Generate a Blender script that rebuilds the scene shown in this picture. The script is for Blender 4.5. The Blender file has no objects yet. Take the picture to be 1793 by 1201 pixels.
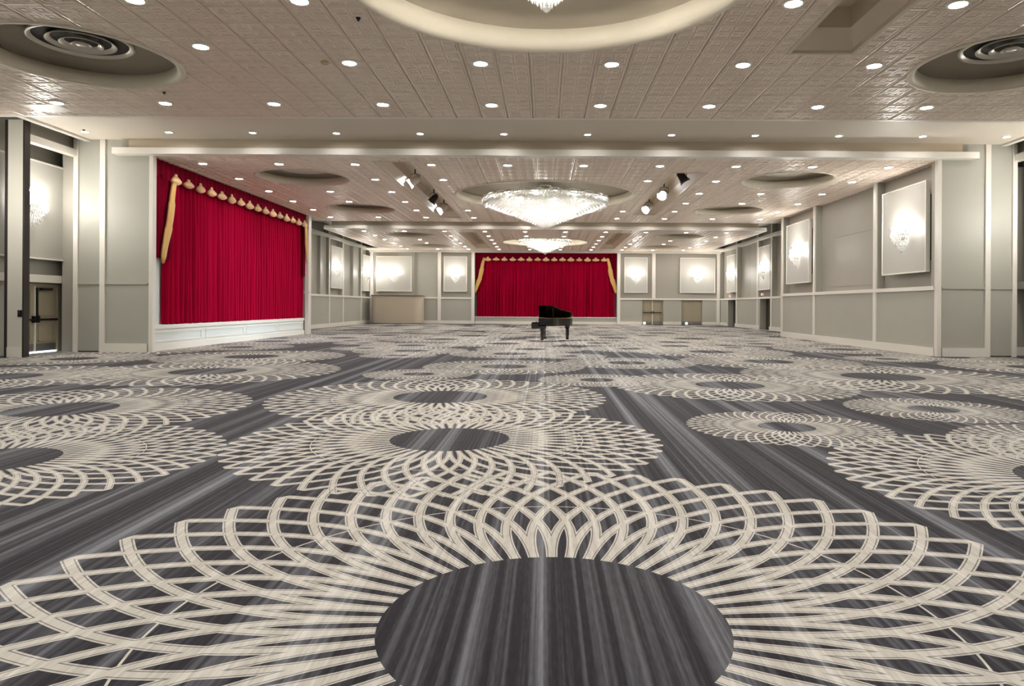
import bpy, bmesh, math, random
from mathutils import Vector, Matrix
random.seed(7)
PI = math.pi
SC = bpy.context.scene
COL = SC.collection

# ------------------------------------------------------------------ camera
cam_d = bpy.data.cameras.new('camera')
cam = bpy.data.objects.new('camera', cam_d)
COL.objects.link(cam)
F_PX, VPX, VPY, ROLL, H = 1200.0, 954.0, 536.0, 0.0055, 1.5
cam_d.sensor_fit = 'HORIZONTAL'
cam_d.sensor_width = 36.0
cam_d.lens = 36.0 * F_PX / 1793.0
cam_d.shift_x = -(VPX - 896.5) / 1793.0
cam_d.shift_y = -(600.5 - VPY) / 1793.0
cam_d.clip_start = 0.05
cam_d.clip_end = 300
cam.matrix_world = Matrix.Translation((0, 0, H)) @ Matrix.Rotation(PI / 2, 4, 'X') @ Matrix.Rotation(ROLL, 4, 'Z')
SC.camera = cam

# ------------------------------------------------------------------ world, exposure
w = bpy.data.worlds.new('world')
SC.world = w
w.use_nodes = True
w.node_tree.nodes['Background'].inputs[0].default_value = (0.5, 0.5, 0.5, 1)
w.node_tree.nodes['Background'].inputs[1].default_value = 0.05
SC.view_settings.view_transform = 'Standard'
SC.view_settings.look = 'None'
SC.view_settings.gamma = 1.0
SC.view_settings.use_curve_mapping = False
SC.view_settings.exposure = 0.62
SC.cycles.max_bounces = 6
SC.cycles.use_light_tree = False
SC.cycles.diffuse_bounces = 4
SC.cycles.glossy_bounces = 2
SC.cycles.transmission_bounces = 2
SC.cycles.caustics_reflective = False
SC.cycles.caustics_refractive = False
L_DOWN = 92.0        # radiance of the downlight lenses
P_SCONCE = 46.0     # watts of one crystal sconce
P_CHAND = 850.0      # watts inside the large chandelier
P_SPOT = 750.0

# ------------------------------------------------------------------ helpers
def srgb(r, g, b):
    f = lambda c: (c / 255) / 12.92 if c / 255 <= 0.04045 else ((c / 255 + 0.055) / 1.055) ** 2.4
    return (f(r), f(g), f(b), 1.0)

MATS = {}
def mat(name, col, rough=0.6, metal=0.0, spec=0.5, noise=None, bump=None, sheen=0.0, coat=0.0, emit=None):
    m = bpy.data.materials.new(name)
    m.use_nodes = True
    nt = m.node_tree
    b = nt.nodes['Principled BSDF']
    b.inputs['Base Color'].default_value = col
    b.inputs['Roughness'].default_value = rough
    b.inputs['Metallic'].default_value = metal
    b.inputs['Specular IOR Level'].default_value = spec
    b.inputs['Sheen Weight'].default_value = sheen
    b.inputs['Coat Weight'].default_value = coat
    if emit:
        b.inputs['Emission Color'].default_value = emit[0]
        b.inputs['Emission Strength'].default_value = emit[1]
    if noise:                                   # (scale, amount): gentle colour mottling
        tc = nt.nodes.new('ShaderNodeTexCoord')
        n = nt.nodes.new('ShaderNodeTexNoise')
        n.inputs['Scale'].default_value = noise[0]
        n.inputs['Detail'].default_value = 3
        nt.links.new(tc.outputs['Object'], n.inputs['Vector'])
        r = nt.nodes.new('ShaderNodeMapRange')
        r.inputs[3].default_value = 1 - noise[1]
        r.inputs[4].default_value = 1 + noise[1]
        nt.links.new(n.outputs['Fac'], r.inputs[0])
        mx = nt.nodes.new('ShaderNodeVectorMath')
        mx.operation = 'SCALE'
        mx.inputs[0].default_value = col[:3]
        nt.links.new(r.outputs[0], mx.inputs['Scale'])
        nt.links.new(mx.outputs[0], b.inputs['Base Color'])
    if bump:                                    # (scale, strength, distance)
        tc = nt.nodes.new('ShaderNodeTexCoord')
        n = nt.nodes.new('ShaderNodeTexNoise')
        n.inputs['Scale'].default_value = bump[0]
        nt.links.new(tc.outputs['Object'], n.inputs['Vector'])
        bp = nt.nodes.new('ShaderNodeBump')
        bp.inputs['Strength'].default_value = bump[1]
        bp.inputs['Distance'].default_value = bump[2]
        nt.links.new(n.outputs['Fac'], bp.inputs['Height'])
        nt.links.new(bp.outputs[0], b.inputs['Normal'])
    MATS[name] = m
    return m

def emat(name, col, s):
    m = bpy.data.materials.new(name)
    m.use_nodes = True
    nt = m.node_tree
    nt.nodes.remove(nt.nodes['Principled BSDF'])
    e = nt.nodes.new('ShaderNodeEmission')
    e.inputs[0].default_value = col
    e.inputs[1].default_value = s
    nt.links.new(e.outputs[0], nt.nodes['Material Output'].inputs[0])
    MATS[name] = m
    return m

class MB:
    """collects geometry for one mesh object"""
    def __init__(s):
        s.v, s.f = [], []
    def add(s, vs, fs):
        o = len(s.v)
        s.v += [tuple(p) for p in vs]
        s.f += [tuple(i + o for i in q) for q in fs]
        return s
    def box(s, x0, x1, y0, y1, z0, z1):
        x0, x1 = min(x0, x1), max(x0, x1)
        y0, y1 = min(y0, y1), max(y0, y1)
        z0, z1 = min(z0, z1), max(z0, z1)
        return s.add([(x0, y0, z0), (x1, y0, z0), (x1, y1, z0), (x0, y1, z0), (x0, y0, z1), (x1, y0, z1), (x1, y1, z1), (x0, y1, z1)],
                     [(0, 3, 2, 1), (4, 5, 6, 7), (0, 1, 5, 4), (1, 2, 6, 5), (2, 3, 7, 6), (3, 0, 4, 7)])
    def lathe(s, prof, n=24, c=(0, 0, 0), cap0=False, cap1=False, arc=(0, 2 * PI)):
        full = abs(arc[1] - arc[0] - 2 * PI) < 1e-6
        m = n if full else n + 1
        o = len(s.v)
        for r, z in prof:
            for i in range(m):
                a = arc[0] + (arc[1] - arc[0]) * i / n
                s.v.append((c[0] + r * math.cos(a), c[1] + r * math.sin(a), c[2] + z))
        for k in range(len(prof) - 1):
            for i in range(n):
                j = (i + 1) % m
                s.f.append((o + k * m + i, o + k * m + j, o + (k + 1) * m + j, o + (k + 1) * m + i))
        if cap0:
            s.f.append(tuple(o + i for i in range(m))[::-1])
        if cap1:
            s.f.append(tuple(o + (len(prof) - 1) * m + i for i in range(m)))
        return s
    def tube(s, pts, rad, n=8):
        pts = [Vector(p) for p in pts]
        rr = rad if isinstance(rad, (list, tuple)) else [rad] * len(pts)
        o = len(s.v)
        up = Vector((0, 0, 1))
        for k, p in enumerate(pts):
            d = (pts[min(k + 1, len(pts) - 1)] - pts[max(k - 1, 0)]).normalized()
            a = d.cross(up)
            if a.length < 1e-3:
                a = Vector((1, 0, 0))
            a.normalize()
            b = d.cross(a).normalized()
            for i in range(n):
                t = 2 * PI * i / n
                s.v.append(tuple(p + (a * math.cos(t) + b * math.sin(t)) * rr[k]))
        for k in range(len(pts) - 1):
            for i in range(n):
                j = (i + 1) % n
                s.f.append((o + k * n + i, o + k * n + j, o + (k + 1) * n + j, o + (k + 1) * n + i))
        s.f.append(tuple(o + i for i in range(n))[::-1])
        s.f.append(tuple(o + (len(pts) - 1) * n + i for i in range(n)))
        return s
    def prism(s, outline, z0, z1):
        n = len(outline)
        o = len(s.v)
        s.v += [(x, y, z0) for x, y in outline] + [(x, y, z1) for x, y in outline]
        s.f.append(tuple(o + i for i in range(n))[::-1])
        s.f.append(tuple(o + n + i for i in range(n)))
        for i in range(n):
            j = (i + 1) % n
            s.f.append((o + i, o + j, o + n + j, o + n + i))
        return s
    def crystal(s, x, y, z, r, l):
        """faceted drop: apex above, waist, apex below"""
        o = len(s.v)
        s.v += [(x, y, z), (x + r, y, z - l * .4), (x, y + r, z - l * .4), (x - r, y, z - l * .4), (x, y - r, z - l * .4), (x, y, z - l)]
        for i in range(4):
            a, b = o + 1 + i, o + 1 + (i + 1) % 4
            s.f += [(o, a, b), (o + 5, b, a)]
        return s
    def mesh(s, name, m=None, smooth=False):
        me = bpy.data.meshes.new(name)
        me.from_pydata(s.v, [], s.f)
        bm = bmesh.new()
        bm.from_mesh(me)
        bmesh.ops.recalc_face_normals(bm, faces=bm.faces)
        bm.to_mesh(me)
        bm.free()
        if m:
            me.materials.append(MATS[m])
        if smooth:
            for p in me.polygons:
                p.use_smooth = True
        return me
    def build(s, name, m, parent=None, smooth=False, kind=None):
        return obj(name, s.mesh(name, m, smooth), parent, kind)

def obj(name, me, parent=None, kind=None):
    o = bpy.data.objects.new(name, me)
    COL.objects.link(o)
    if parent:
        o.parent = parent
    if kind:
        o['kind'] = kind
    return o

def tag(o, label, cat, group=None):
    o['label'] = label
    o['category'] = cat
    if group:
        o['group'] = group
    return o

def thing(name, label, cat, loc=(0, 0, 0), rz=0.0, group=None):
    o = bpy.data.objects.new(name, None)
    o.empty_display_size = .2
    COL.objects.link(o)
    o.location = loc
    o.rotation_euler = (0, 0, rz)
    return tag(o, label, cat, group)

def box(name, m, parent, *d, kind=None):
    return MB().box(*d).build(name, m, parent, kind=kind)

def copy_tree(o, parent=None):
    c = o.copy()
    COL.objects.link(c)
    c.parent = parent
    for ch in o.children:
        copy_tree(ch, c)
    return c

ORD = ['first', 'second', 'third', 'fourth', 'fifth', 'sixth', 'seventh', 'eighth', 'ninth', 'tenth', 'eleventh', 'twelfth', 'thirteenth', 'fourteenth']

def px(X, Y, Z):
    """picture position (1793 x 1201) of a point, for ordering labels only"""
    u, v = F_PX * X / Y, -F_PX * (Z - H) / Y
    return VPX + u - ROLL * v, VPY + v + ROLL * u

# ------------------------------------------------------------------ materials
mat('wall_paint', srgb(175, 174, 164), .45, spec=.4, noise=(1.2, .04))
mat('recess_paint', srgb(166, 162, 152), .5, noise=(1.2, .04))
mat('trim_white', srgb(232, 228, 219), .4)
mat('stage_white', srgb(222, 228, 226), .45)
mat('leaf_paint', srgb(214, 211, 200), .5)
mat('dark_slot', srgb(46, 36, 32), .6)
mat('soffit', srgb(222, 212, 198), .5)
mat('fascia', srgb(212, 200, 180), .5)
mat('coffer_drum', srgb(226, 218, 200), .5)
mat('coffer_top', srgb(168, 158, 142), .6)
mat('tile', srgb(244, 230, 216), .3, spec=.6, noise=(.7, .03))
mat('trough', srgb(222, 208, 190), .55)
mat('diffuser', srgb(214, 208, 196), .3, metal=.3)
mat('diffuser_dark', srgb(40, 34, 30), .6)
mat('panel_face', srgb(188, 186, 179), .42, metal=.15, noise=(14, .03))
mat('panel_edge', srgb(236, 232, 222), .4)
mat('door_paint', srgb(170, 160, 138), .45)
mat('door_dark', srgb(74, 66, 54), .55)
mat('steel', srgb(150, 148, 146), .35, metal=.8)
mat('black_metal', srgb(26, 22, 20), .4, metal=.3)
mat('brass', srgb(196, 160, 90), .3, metal=.9)
mat('silver', srgb(226, 222, 212), .25, metal=.7)
mat('piano_black', srgb(10, 9, 10), .12, coat=1.0)
mat('piano_gold', srgb(186, 150, 90), .35, metal=.8)
mat('ivory', srgb(235, 230, 215), .35)
mat('gold_cloth', srgb(222, 176, 98), .55, sheen=.3, noise=(9, .1))
mat('gold_pale', srgb(238, 198, 146), .55, sheen=.3, noise=(9, .1))
mat('screen_beige', srgb(192, 180, 162), .55)
mat('screen_top', srgb(96, 86, 74), .4)
mat('plastic_white', srgb(232, 228, 218), .4)
mat('plastic_beige', srgb(206, 192, 150), .5)
emat('lens', (1, .975, .935, 1), L_DOWN)
emat('lens_small', (1, .975, .935, 1), L_DOWN * .9)
emat('bulb', (1, .95, .86, 1), 70.0)
emat('spot_lens', (.86, .93, 1, 1), 120.0)
emat('daylight', (.72, .86, 1, 1), 2.2)  # glow in place of daylight at the door feet
emat('sign_red', (1, .25, .25, 1), 1.6)

def cloth_mat(name, col, sc):
    m = mat(name, col, .85, spec=.06)
    nt = m.node_tree
    b = nt.nodes['Principled BSDF']
    b.inputs['Sheen Tint'].default_value = (col[0], col[1] * 1.2, col[2] * 1.2, 1)
    b.inputs['Sheen Roughness'].default_value = .4
    tc = nt.nodes.new('ShaderNodeTexCoord')
    mp = nt.nodes.new('ShaderNodeMapping')
    mp.inputs['Scale'].default_value = sc
    n = nt.nodes.new('ShaderNodeTexNoise')
    n.inputs['Scale'].default_value = 3.0
    n.inputs['Detail'].default_value = 4
    r = nt.nodes.new('ShaderNodeMapRange')
    r.inputs[3].default_value, r.inputs[4].default_value = .55, 1.4
    v = nt.nodes.new('ShaderNodeVectorMath')
    v.operation = 'SCALE'
    v.inputs[0].default_value = col[:3]
    L = nt.links.new
    L(tc.outputs['Object'], mp.inputs[0]); L(mp.outputs[0], n.inputs['Vector']); L(n.outputs['Fac'], r.inputs[0])
    L(r.outputs[0], v.inputs['Scale']); L(v.outputs[0], b.inputs['Base Color'])
cloth_mat('velvet', srgb(160, 0, 44), (1.3, 1.3, .06))
cloth_mat('velvet_shaded', srgb(116, 0, 32), (2.2, 2.2, .2))  # valance shade put into the colour as a darker velvet

def crystal_mat():
    m = bpy.data.materials.new('crystal')
    m.use_nodes = True
    nt = m.node_tree
    nt.nodes.remove(nt.nodes['Principled BSDF'])
    t = nt.nodes.new('ShaderNodeBsdfTranslucent')
    t.inputs[0].default_value = (.95, .95, .93, 1)
    d = nt.nodes.new('ShaderNodeBsdfDiffuse')
    d.inputs[0].default_value = (.9, .9, .88, 1)
    g = nt.nodes.new('ShaderNodeBsdfGlossy')
    g.inputs['Roughness'].default_value = .12
    a = nt.nodes.new('ShaderNodeMixShader')
    a.inputs[0].default_value = .35
    b = nt.nodes.new('ShaderNodeMixShader')
    b.inputs[0].default_value = .25
    L = nt.links.new
    L(t.outputs[0], a.inputs[1]); L(d.outputs[0], a.inputs[2])
    L(a.outputs[0], b.inputs[1]); L(g.outputs[0], b.inputs[2])
    L(b.outputs[0], nt.nodes['Material Output'].inputs[0])
    MATS['crystal'] = m
crystal_mat()

# ------------------------------------------------------------------ room measures
ZC = 6.12            # tiled ceiling
ZR = 6.60            # soffit of the two folding-wall recesses
ZL = 6.95            # lid above everything
T = 0.6212           # ceiling tile
UL = 2 * T           # half the downlight spacing
XN = 15.4            # near side walls
XP = 12.2            # projecting side walls (stage / bays)
XF = 14.6            # far side walls
Y1 = 16.8            # end of near ceiling
Y2, Y2E = 21.3, 37.4  # middle ceiling
Y3, YF = 41.5, 57.0   # far ceiling, far wall
YP, YPE = 21.3, 35.3  # projecting walls
YB = -7.0

# ------------------------------------------------------------------ floor
MED = [  # centre x, y, outer radius of the carpet medallions
    (.05, 3.27, 2.95), (-1.06, 7.73, 2.37), (-1.71, 11.3, 2.72), (3.05, 8.62, 1.24), (4.85, 6.0, 2.2), (6.1, 7.4, 1.5),
    (5.79, 10.2, 1.24), (3.57, 13.2, 2.3), (7.39, 15.0, 3.0), (1.07, 14.0, 1.2), (-6.86, 9.75, 2.5), (-5.3, 6.55, 2.06),
    (-7.53, 15.36, 2.85), (-2.75, 15.0, 1.2), (-1.0, 17.0, 2.0), (-8.45, 19.8, 2.6), (-12.8, 18.65, 2.0), (-11.1, 14.0, 2.5),
    (-4.4, 20.6, 1.15), (2.2, 18.3, 1.8), (6.2, 19.0, 2.4), (10.1, 20.2, 1.2), (10.7, 24.7, 2.4), (5.6, 23.0, 2.6),
    (12.6, 17.6, 2.2), (-5.25, 2.35, 2.6), (10.2, 11.5, 2.4), (-11.5, 8.0, 2.3), (9.2, 5.0, 2.2), (4.6, 1.2, 2.0), (-3.6, -1.6, 2.4)]
_r = random.Random(3)
yy = 21.5
while yy < 56:
    xx = -13 + _r.uniform(-1, 1)
    while xx < 14:
        R = _r.choice([1.2, 1.9, 2.4, 2.7, 3.0])
        c = (xx + _r.uniform(-.6, .6), yy + _r.uniform(-.9, .9), R)
        if all((c[0] - a) ** 2 + (c[1] - b) ** 2 > (.62 * (R + q)) ** 2 for a, b, q in MED):
            MED.append(c)
        xx += 2.0
    yy += 1.5

def medallion_group():
    g = bpy.data.node_groups.new('medallion', 'ShaderNodeTree')
    g.interface.new_socket('Pos', in_out='INPUT', socket_type='NodeSocketVector')
    g.interface.new_socket('M', in_out='INPUT', socket_type='NodeSocketVector')
    g.interface.new_socket('Band', in_out='OUTPUT', socket_type='NodeSocketFloat')
    g.interface.new_socket('Line', in_out='OUTPUT', socket_type='NodeSocketFloat')
    gi, go = g.nodes.new('NodeGroupInput'), g.nodes.new('NodeGroupOutput')
    def M(op, *a):
        n = g.nodes.new('ShaderNodeMath')
        n.operation = op
        for i, x in enumerate(a):
            if isinstance(x, (int, float)):
                n.inputs[i].default_value = x
            else:
                g.links.new(x, n.inputs[i])
        return n.outputs[0]
    def sep(x):
        n = g.nodes.new('ShaderNodeSeparateXYZ')
        g.links.new(x, n.inputs[0])
        return n.outputs
    p, c = sep(gi.outputs[0]), sep(gi.outputs[1])
    dx, dy = M('SUBTRACT', p[0], c[0]), M('SUBTRACT', p[1], c[1])
    r = M('SQRT', M('ADD', M('MULTIPLY', dx, dx), M('MULTIPLY', dy, dy)))
    rho = M('DIVIDE', r, M('MAXIMUM', c[2], .001))
    N, R0, WB = 48, .281, .0115
    u = M('MULTIPLY', M('ARCTAN2', dy, dx), N / (2 * PI))
    t = M('DIVIDE', M('SUBTRACT', rho, R0), 1 - R0)
    t2 = M('MULTIPLY', t, t)
    s = M('SUBTRACT', M('MULTIPLY', t2, 1.7), M('MULTIPLY', M('MULTIPLY', t2, t), .7))
    gs = M('MULTIPLY', s, 3.0)
    dA = M('PINGPONG', M('ADD', M('SUBTRACT', u, gs), 100), .5)
    dB = M('PINGPONG', M('ADD', M('ADD', u, gs), 100), .5)
    d = M('DIVIDE', M('MULTIPLY', M('MULTIPLY', M('MINIMUM', dA, dB), rho), 2 * PI / N), M('ADD', M('MULTIPLY', t, .5), 1.0))
    band = M('LESS_THAN', d, WB)
    line = M('LESS_THAN', M('ABSOLUTE', M('SUBTRACT', d, .66 * WB)), .085 * WB)
    ring = M('LESS_THAN', M('ABSOLUTE', M('SUBTRACT', rho, .63)), .0022)
    ok = M('MULTIPLY', M('GREATER_THAN', rho, R0), M('LESS_THAN', rho, 1.0))
    g.links.new(M('MULTIPLY', ok, M('MAXIMUM', band, ring)), go.inputs[0])
    g.links.new(M('MULTIPLY', ok, M('MULTIPLY', band, line)), go.inputs[1])
    return g

def carpet():
    KM = 4
    grp = medallion_group()
    m = bpy.data.materials.new('carpet')
    m.use_nodes = True
    nt = m.node_tree
    L = nt.links.new
    b = nt.nodes['Principled BSDF']
    b.inputs['Roughness'].default_value = .9
    b.inputs['Specular IOR Level'].default_value = .15
    b.inputs['Sheen Weight'].default_value = .08
    b.inputs['Sheen Roughness'].default_value = .5
    geo = nt.nodes.new('ShaderNodeNewGeometry')
    def M(op, *a):
        n = nt.nodes.new('ShaderNodeMath')
        n.operation = op
        for i, x in enumerate(a):
            if isinstance(x, (int, float)):
                n.inputs[i].default_value = x
            else:
                L(x, n.inputs[i])
        return n.outputs[0]
    bands, lines = [], []
    for k in range(KM):
        at = nt.nodes.new('ShaderNodeAttribute')
        at.attribute_name = 'med%d' % k
        g = nt.nodes.new('ShaderNodeGroup')
        g.node_tree = grp
        L(geo.outputs['Position'], g.inputs[0])
        L(at.outputs['Vector'], g.inputs[1])
        bands.append(g.outputs[0]); lines.append(g.outputs[1])
    band, line = bands[0], lines[0]
    for k in range(1, KM):
        band, line = M('MAXIMUM', band, bands[k]), M('MAXIMUM', line, lines[k])
    def streak(sx, sy, det, lo, hi):
        mp = nt.nodes.new('ShaderNodeMapping')
        mp.inputs['Scale'].default_value = (sx, sy, 1)
        L(geo.outputs['Position'], mp.inputs[0])
        n = nt.nodes.new('ShaderNodeTexNoise')
        n.noise_dimensions = '2D'
        n.inputs['Scale'].default_value = 1
        n.inputs['Detail'].default_value = det
        L(mp.outputs[0], n.inputs['Vector'])
        r = nt.nodes.new('ShaderNodeMapRange')
        r.inputs[1].default_value, r.inputs[2].default_value = lo, hi
        L(n.outputs['Fac'], r.inputs[0])
        return r.outputs[0]
    s1 = streak(4.5, .035, 4, .47, .68)
    s2 = streak(30, .12, 3, .44, .72)
    s3 = streak(70, 9, 1, .2, .8)
    sm = M('ADD', M('MULTIPLY', s1, .55), M('ADD', M('MULTIPLY', s2, .35), M('MULTIPLY', s3, .12)))
    sm = M('POWER', M('MINIMUM', sm, 1.0), 1.6)
    def mix(f, a, c):
        n = nt.nodes.new('ShaderNodeMix')
        n.data_type = 'RGBA'
        L(f, n.inputs[0])
        for i, x in ((6, a), (7, c)):
            if isinstance(x, tuple):
                n.inputs[i].default_value = x
            else:
                L(x, n.inputs[i])
        return n.outputs[2]
    base = mix(sm, srgb(27, 22, 30), srgb(136, 137, 143))
    cream = mix(M('ADD', M('MULTIPLY', s1, .3), M('ADD', M('MULTIPLY', s2, .35), M('MULTIPLY', s3, .35))), srgb(180, 174, 163), srgb(226, 221, 213))
    f = M('MULTIPLY', band, M('SUBTRACT', 1.0, M('MULTIPLY', line, .72)))
    L(mix(f, base, cream), b.inputs['Base Color'])
    bp = nt.nodes.new('ShaderNodeBump')
    bp.inputs['Strength'].default_value = .35
    bp.inputs['Distance'].default_value = .004
    L(s3, bp.inputs['Height'])
    L(bp.outputs[0], b.inputs['Normal'])
    MATS['carpet'] = m
    # floor mesh: one-metre faces that carry the medallions crossing them
    x0, x1, y0, y1 = -17, 17, -8, 59
    nx, ny = x1 - x0, y1 - y0
    vs = [(x0 + i, y0 + j, 0) for j in range(ny + 1) for i in range(nx + 1)]
    fs = [(j * (nx + 1) + i, j * (nx + 1) + i + 1, (j + 1) * (nx + 1) + i + 1, (j + 1) * (nx + 1) + i) for j in range(ny) for i in range(nx)]
    me = bpy.data.meshes.new('floor')
    me.from_pydata(vs, [], fs)
    me.materials.append(m)
    ats = [[0.0] * (3 * len(fs)) for _ in range(KM)]
    q = 0
    for j in range(ny):
        for i in range(nx):
            ax, ay = x0 + i, y0 + j
            hit = []
            for cx, cy, R in MED:
                ex, ey = min(max(cx, ax), ax + 1), min(max(cy, ay), ay + 1)
                d = math.hypot(ex - cx, ey - cy)
                if d < R:
                    hit.append((d - R, cx, cy, R))
            hit.sort()
            for k, hh in enumerate(hit[:KM]):
                ats[k][3 * q:3 * q + 3] = hh[1:]
            q += 1
    for k in range(KM):
        a = me.attributes.new('med%d' % k, 'FLOAT_VECTOR', 'FACE')
        a.data.foreach_set('vector', ats[k])
    return obj('floor', me, kind='structure')
carpet()

# ------------------------------------------------------------------ ceiling
ceil = box('ceiling', 'recess_paint', None, -17, 17, YB - .3, 59, ZL, ZL + .12, kind='structure')
COFFERS = [  # x, y, radius, depth, big?
    (0, 9.35, 3.0, .42, 1), (0, 28.85, 3.75, .42, 1), (0, 49.5, 3.1, .42, 1)]
for s in (-1, 1):
    COFFERS += [(s * 8.75, y, rr, .36, 0) for y, rr in ((4.9, 1.65), (12.9, 1.7), (24.8, 1.62), (32.7, 1.6), (44.7, 1.6), (52.8, 1.6))]
TROUGHS = [(4.37, 5.56, 4.5, 12.43), (-5.56, -4.37, -5.0, 7.0), (-5.53, -4.35, 21.9, 35.9), (4.37, 5.53, 23.5, 34.4), (-5.5, -4.35, 43.0, 54.5), (4.35, 5.5, 43.0, 54.5)]

def tile_mesh(loops, hgt):
    """one pressed tile hanging at z = 0: beaded seam, four nested squares"""
    mb = MB()
    h = T / 2
    def ring(x0, x1, y0, y1, prof, cap=True):
        o = len(mb.v)
        for q in prof:
            ins, iy, z = q if len(q) == 3 else (q[0], q[0], q[1])
            mb.v.extend([(x0 + ins, y0 + iy, z), (x1 - ins, y0 + iy, z), (x1 - ins, y1 - iy, z), (x0 + ins, y1 - iy, z)])
        for k in range(len(prof) - 1):
            for i in range(4):
                j = (i + 1) % 4
                mb.f.append((o + 4 * k + i, o + 4 * k + 4 + i, o + 4 * k + 4 + j, o + 4 * k + j))
        if cap:
            k = 4 * (len(prof) - 1)
            mb.f.append((o + k, o + k + 3, o + k + 2, o + k + 1))
    ring(-h, h, -h, h, [(0, 0, .035), (.016, .005, .030), (.022, .010, -.020), (.042, .034, -.024), (.048, .042, -.016), (.056, .05, .006)], False)
    a, b = h - .056, h - .05
    for sx in (0, 1):
        for sy in (0, 1):
            ring(-a + sx * a, sx * a, -b + sy * b, sy * b, [(i, z * hgt) for i, z in loops])
    return mb

TILE_FINE = tile_mesh([(0, .006), (.010, -.014), (.044, -.014), (.052, .004), (.088, .004), (.094, -.008)], 1)
TILE_EASY = tile_mesh([(0, .006), (.012, -.014), (.048, -.014), (.060, .004)], 1)

def clip_tile(tpl, cx, cy, cuts):
    """tile at (cx, cy) with half-planes cut away; a cut is (point, normal pointing to what goes)"""
    bm = bmesh.new()
    vs = [bm.verts.new((x + cx, y + cy, z + ZC)) for x, y, z in tpl.v]
    for q in tpl.f:
        bm.faces.new([vs[i] for i in q])
    for co, no in cuts:
        bmesh.ops.bisect_plane(bm, geom=bm.verts[:] + bm.edges[:] + bm.faces[:], plane_co=co, plane_no=no, clear_outer=True)
    bm.verts.ensure_lookup_table()
    bm.verts.index_update()
    r = [tuple(v.co) for v in bm.verts], [tuple(v.index for v in q.verts) for q in bm.faces]
    bm.free()
    return r

def tiled_section(xh, ya, yb, single):
    """returns plain tile centres that may become objects; everything else goes to one field mesh"""
    field = MB()
    plain = []
    y = yb - T / 2
    while y > ya - T / 2:
        k = 0
        n = int(xh / T + .5) + 1
        for i in range(-n, n + 1):
            x = i * T
            pieces = [[]]
            if abs(x) - T / 2 > xh - .02:
                continue
            base = []
            if abs(x) + T / 2 > xh + .01:
                s = 1 if x > 0 else -1
                base.append(((s * xh, 0, 0), (s, 0, 0)))
            if y - T / 2 < ya - .001:
                base.append(((0, ya, 0), (0, -1, 0)))
            gone = False
            cut = bool(base)
            pieces = [base]
            for cx, cy, R, dp, big in COFFERS:
                d = math.hypot(x - cx, y - cy)
                if d < R - .46:
                    gone = True
                elif d < R + .46:
                    near = min(math.hypot(x + a * T / 2 - cx, y + b * T / 2 - cy) for a in (-1, 0, 1) for b in (-1, 0, 1))
                    far = max(math.hypot(x + a * T / 2 - cx, y + b * T / 2 - cy) for a in (-1, 1) for b in (-1, 1))
                    if far < R:
                        gone = True
                    elif near < R:
                        nv = Vector((x - cx, y - cy, 0)) / d
                        pieces = [p + [((cx + nv.x * R, cy + nv.y * R, 0), tuple(-nv))] for p in pieces]
                        cut = True
            for a, b, c, e in TROUGHS:
                if x + T / 2 > a and x - T / 2 < b and y + T / 2 > c and y - T / 2 < e:
                    new = []
                    for p in pieces:
                        if x - T / 2 < a:
                            new.append(p + [((a, 0, 0), (1, 0, 0))])
                        if x + T / 2 > b:
                            new.append(p + [((b, 0, 0), (-1, 0, 0))])
                        mid = p + [((a, 0, 0), (-1, 0, 0)), ((b, 0, 0), (1, 0, 0))]
                        if y - T / 2 < c:
                            new.append(mid + [((0, c, 0), (0, 1, 0))])
                        if y + T / 2 > e:
                            new.append(mid + [((0, e, 0), (0, -1, 0))])
                    pieces = new
                    cut = True
            if gone or not pieces:
                continue
            if not cut:
                plain.append((x, y))
            else:
                for p in pieces:
                    v, q = clip_tile(TILE_EASY, x, y, p)
                    if q:
                        field.add(v, q)
        y -= T
    keep = []
    if single:
        seen = []
        for x, y in plain:
            u, v = px(x, y, ZC) if y > 2 else (-999, -999)
            if -10 < u < 1803 and -8 < v < 1201:
                seen.append((x * x + y * y, x, y))
        seen.sort()
        keep = [(a, b) for _, a, b in seen[:single]]
        ks = set(keep)
        plain = [q for q in plain if q not in ks]
    for x, y in plain:
        field.add([(a + x, b + y, c + ZC) for a, b, c in TILE_EASY.v], TILE_EASY.f)
    return keep, field

def raw_mesh(mb, name, m):
    me = bpy.data.meshes.new(name)
    me.from_pydata(mb.v, [], mb.f)
    me.materials.append(MATS[m])
    return me

fine = raw_mesh(TILE_FINE, 'ceiling_tile', 'tile')
for xh, ya, yb, single in ((21.5 * T, YB, Y1, 300), (12.55, Y2, Y2E, 0), (21.5 * T, Y3, YF - .3, 0)):
    keep, field = tiled_section(xh, ya, yb, single)
    for x, y in keep:
        o = obj('ceiling_tile', fine, ceil)
        o.location = (x, y, ZC)
    obj('ceiling_tile_field', raw_mesh(field, 'ceiling_tile_field', 'tile'), ceil, 'stuff')

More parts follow.
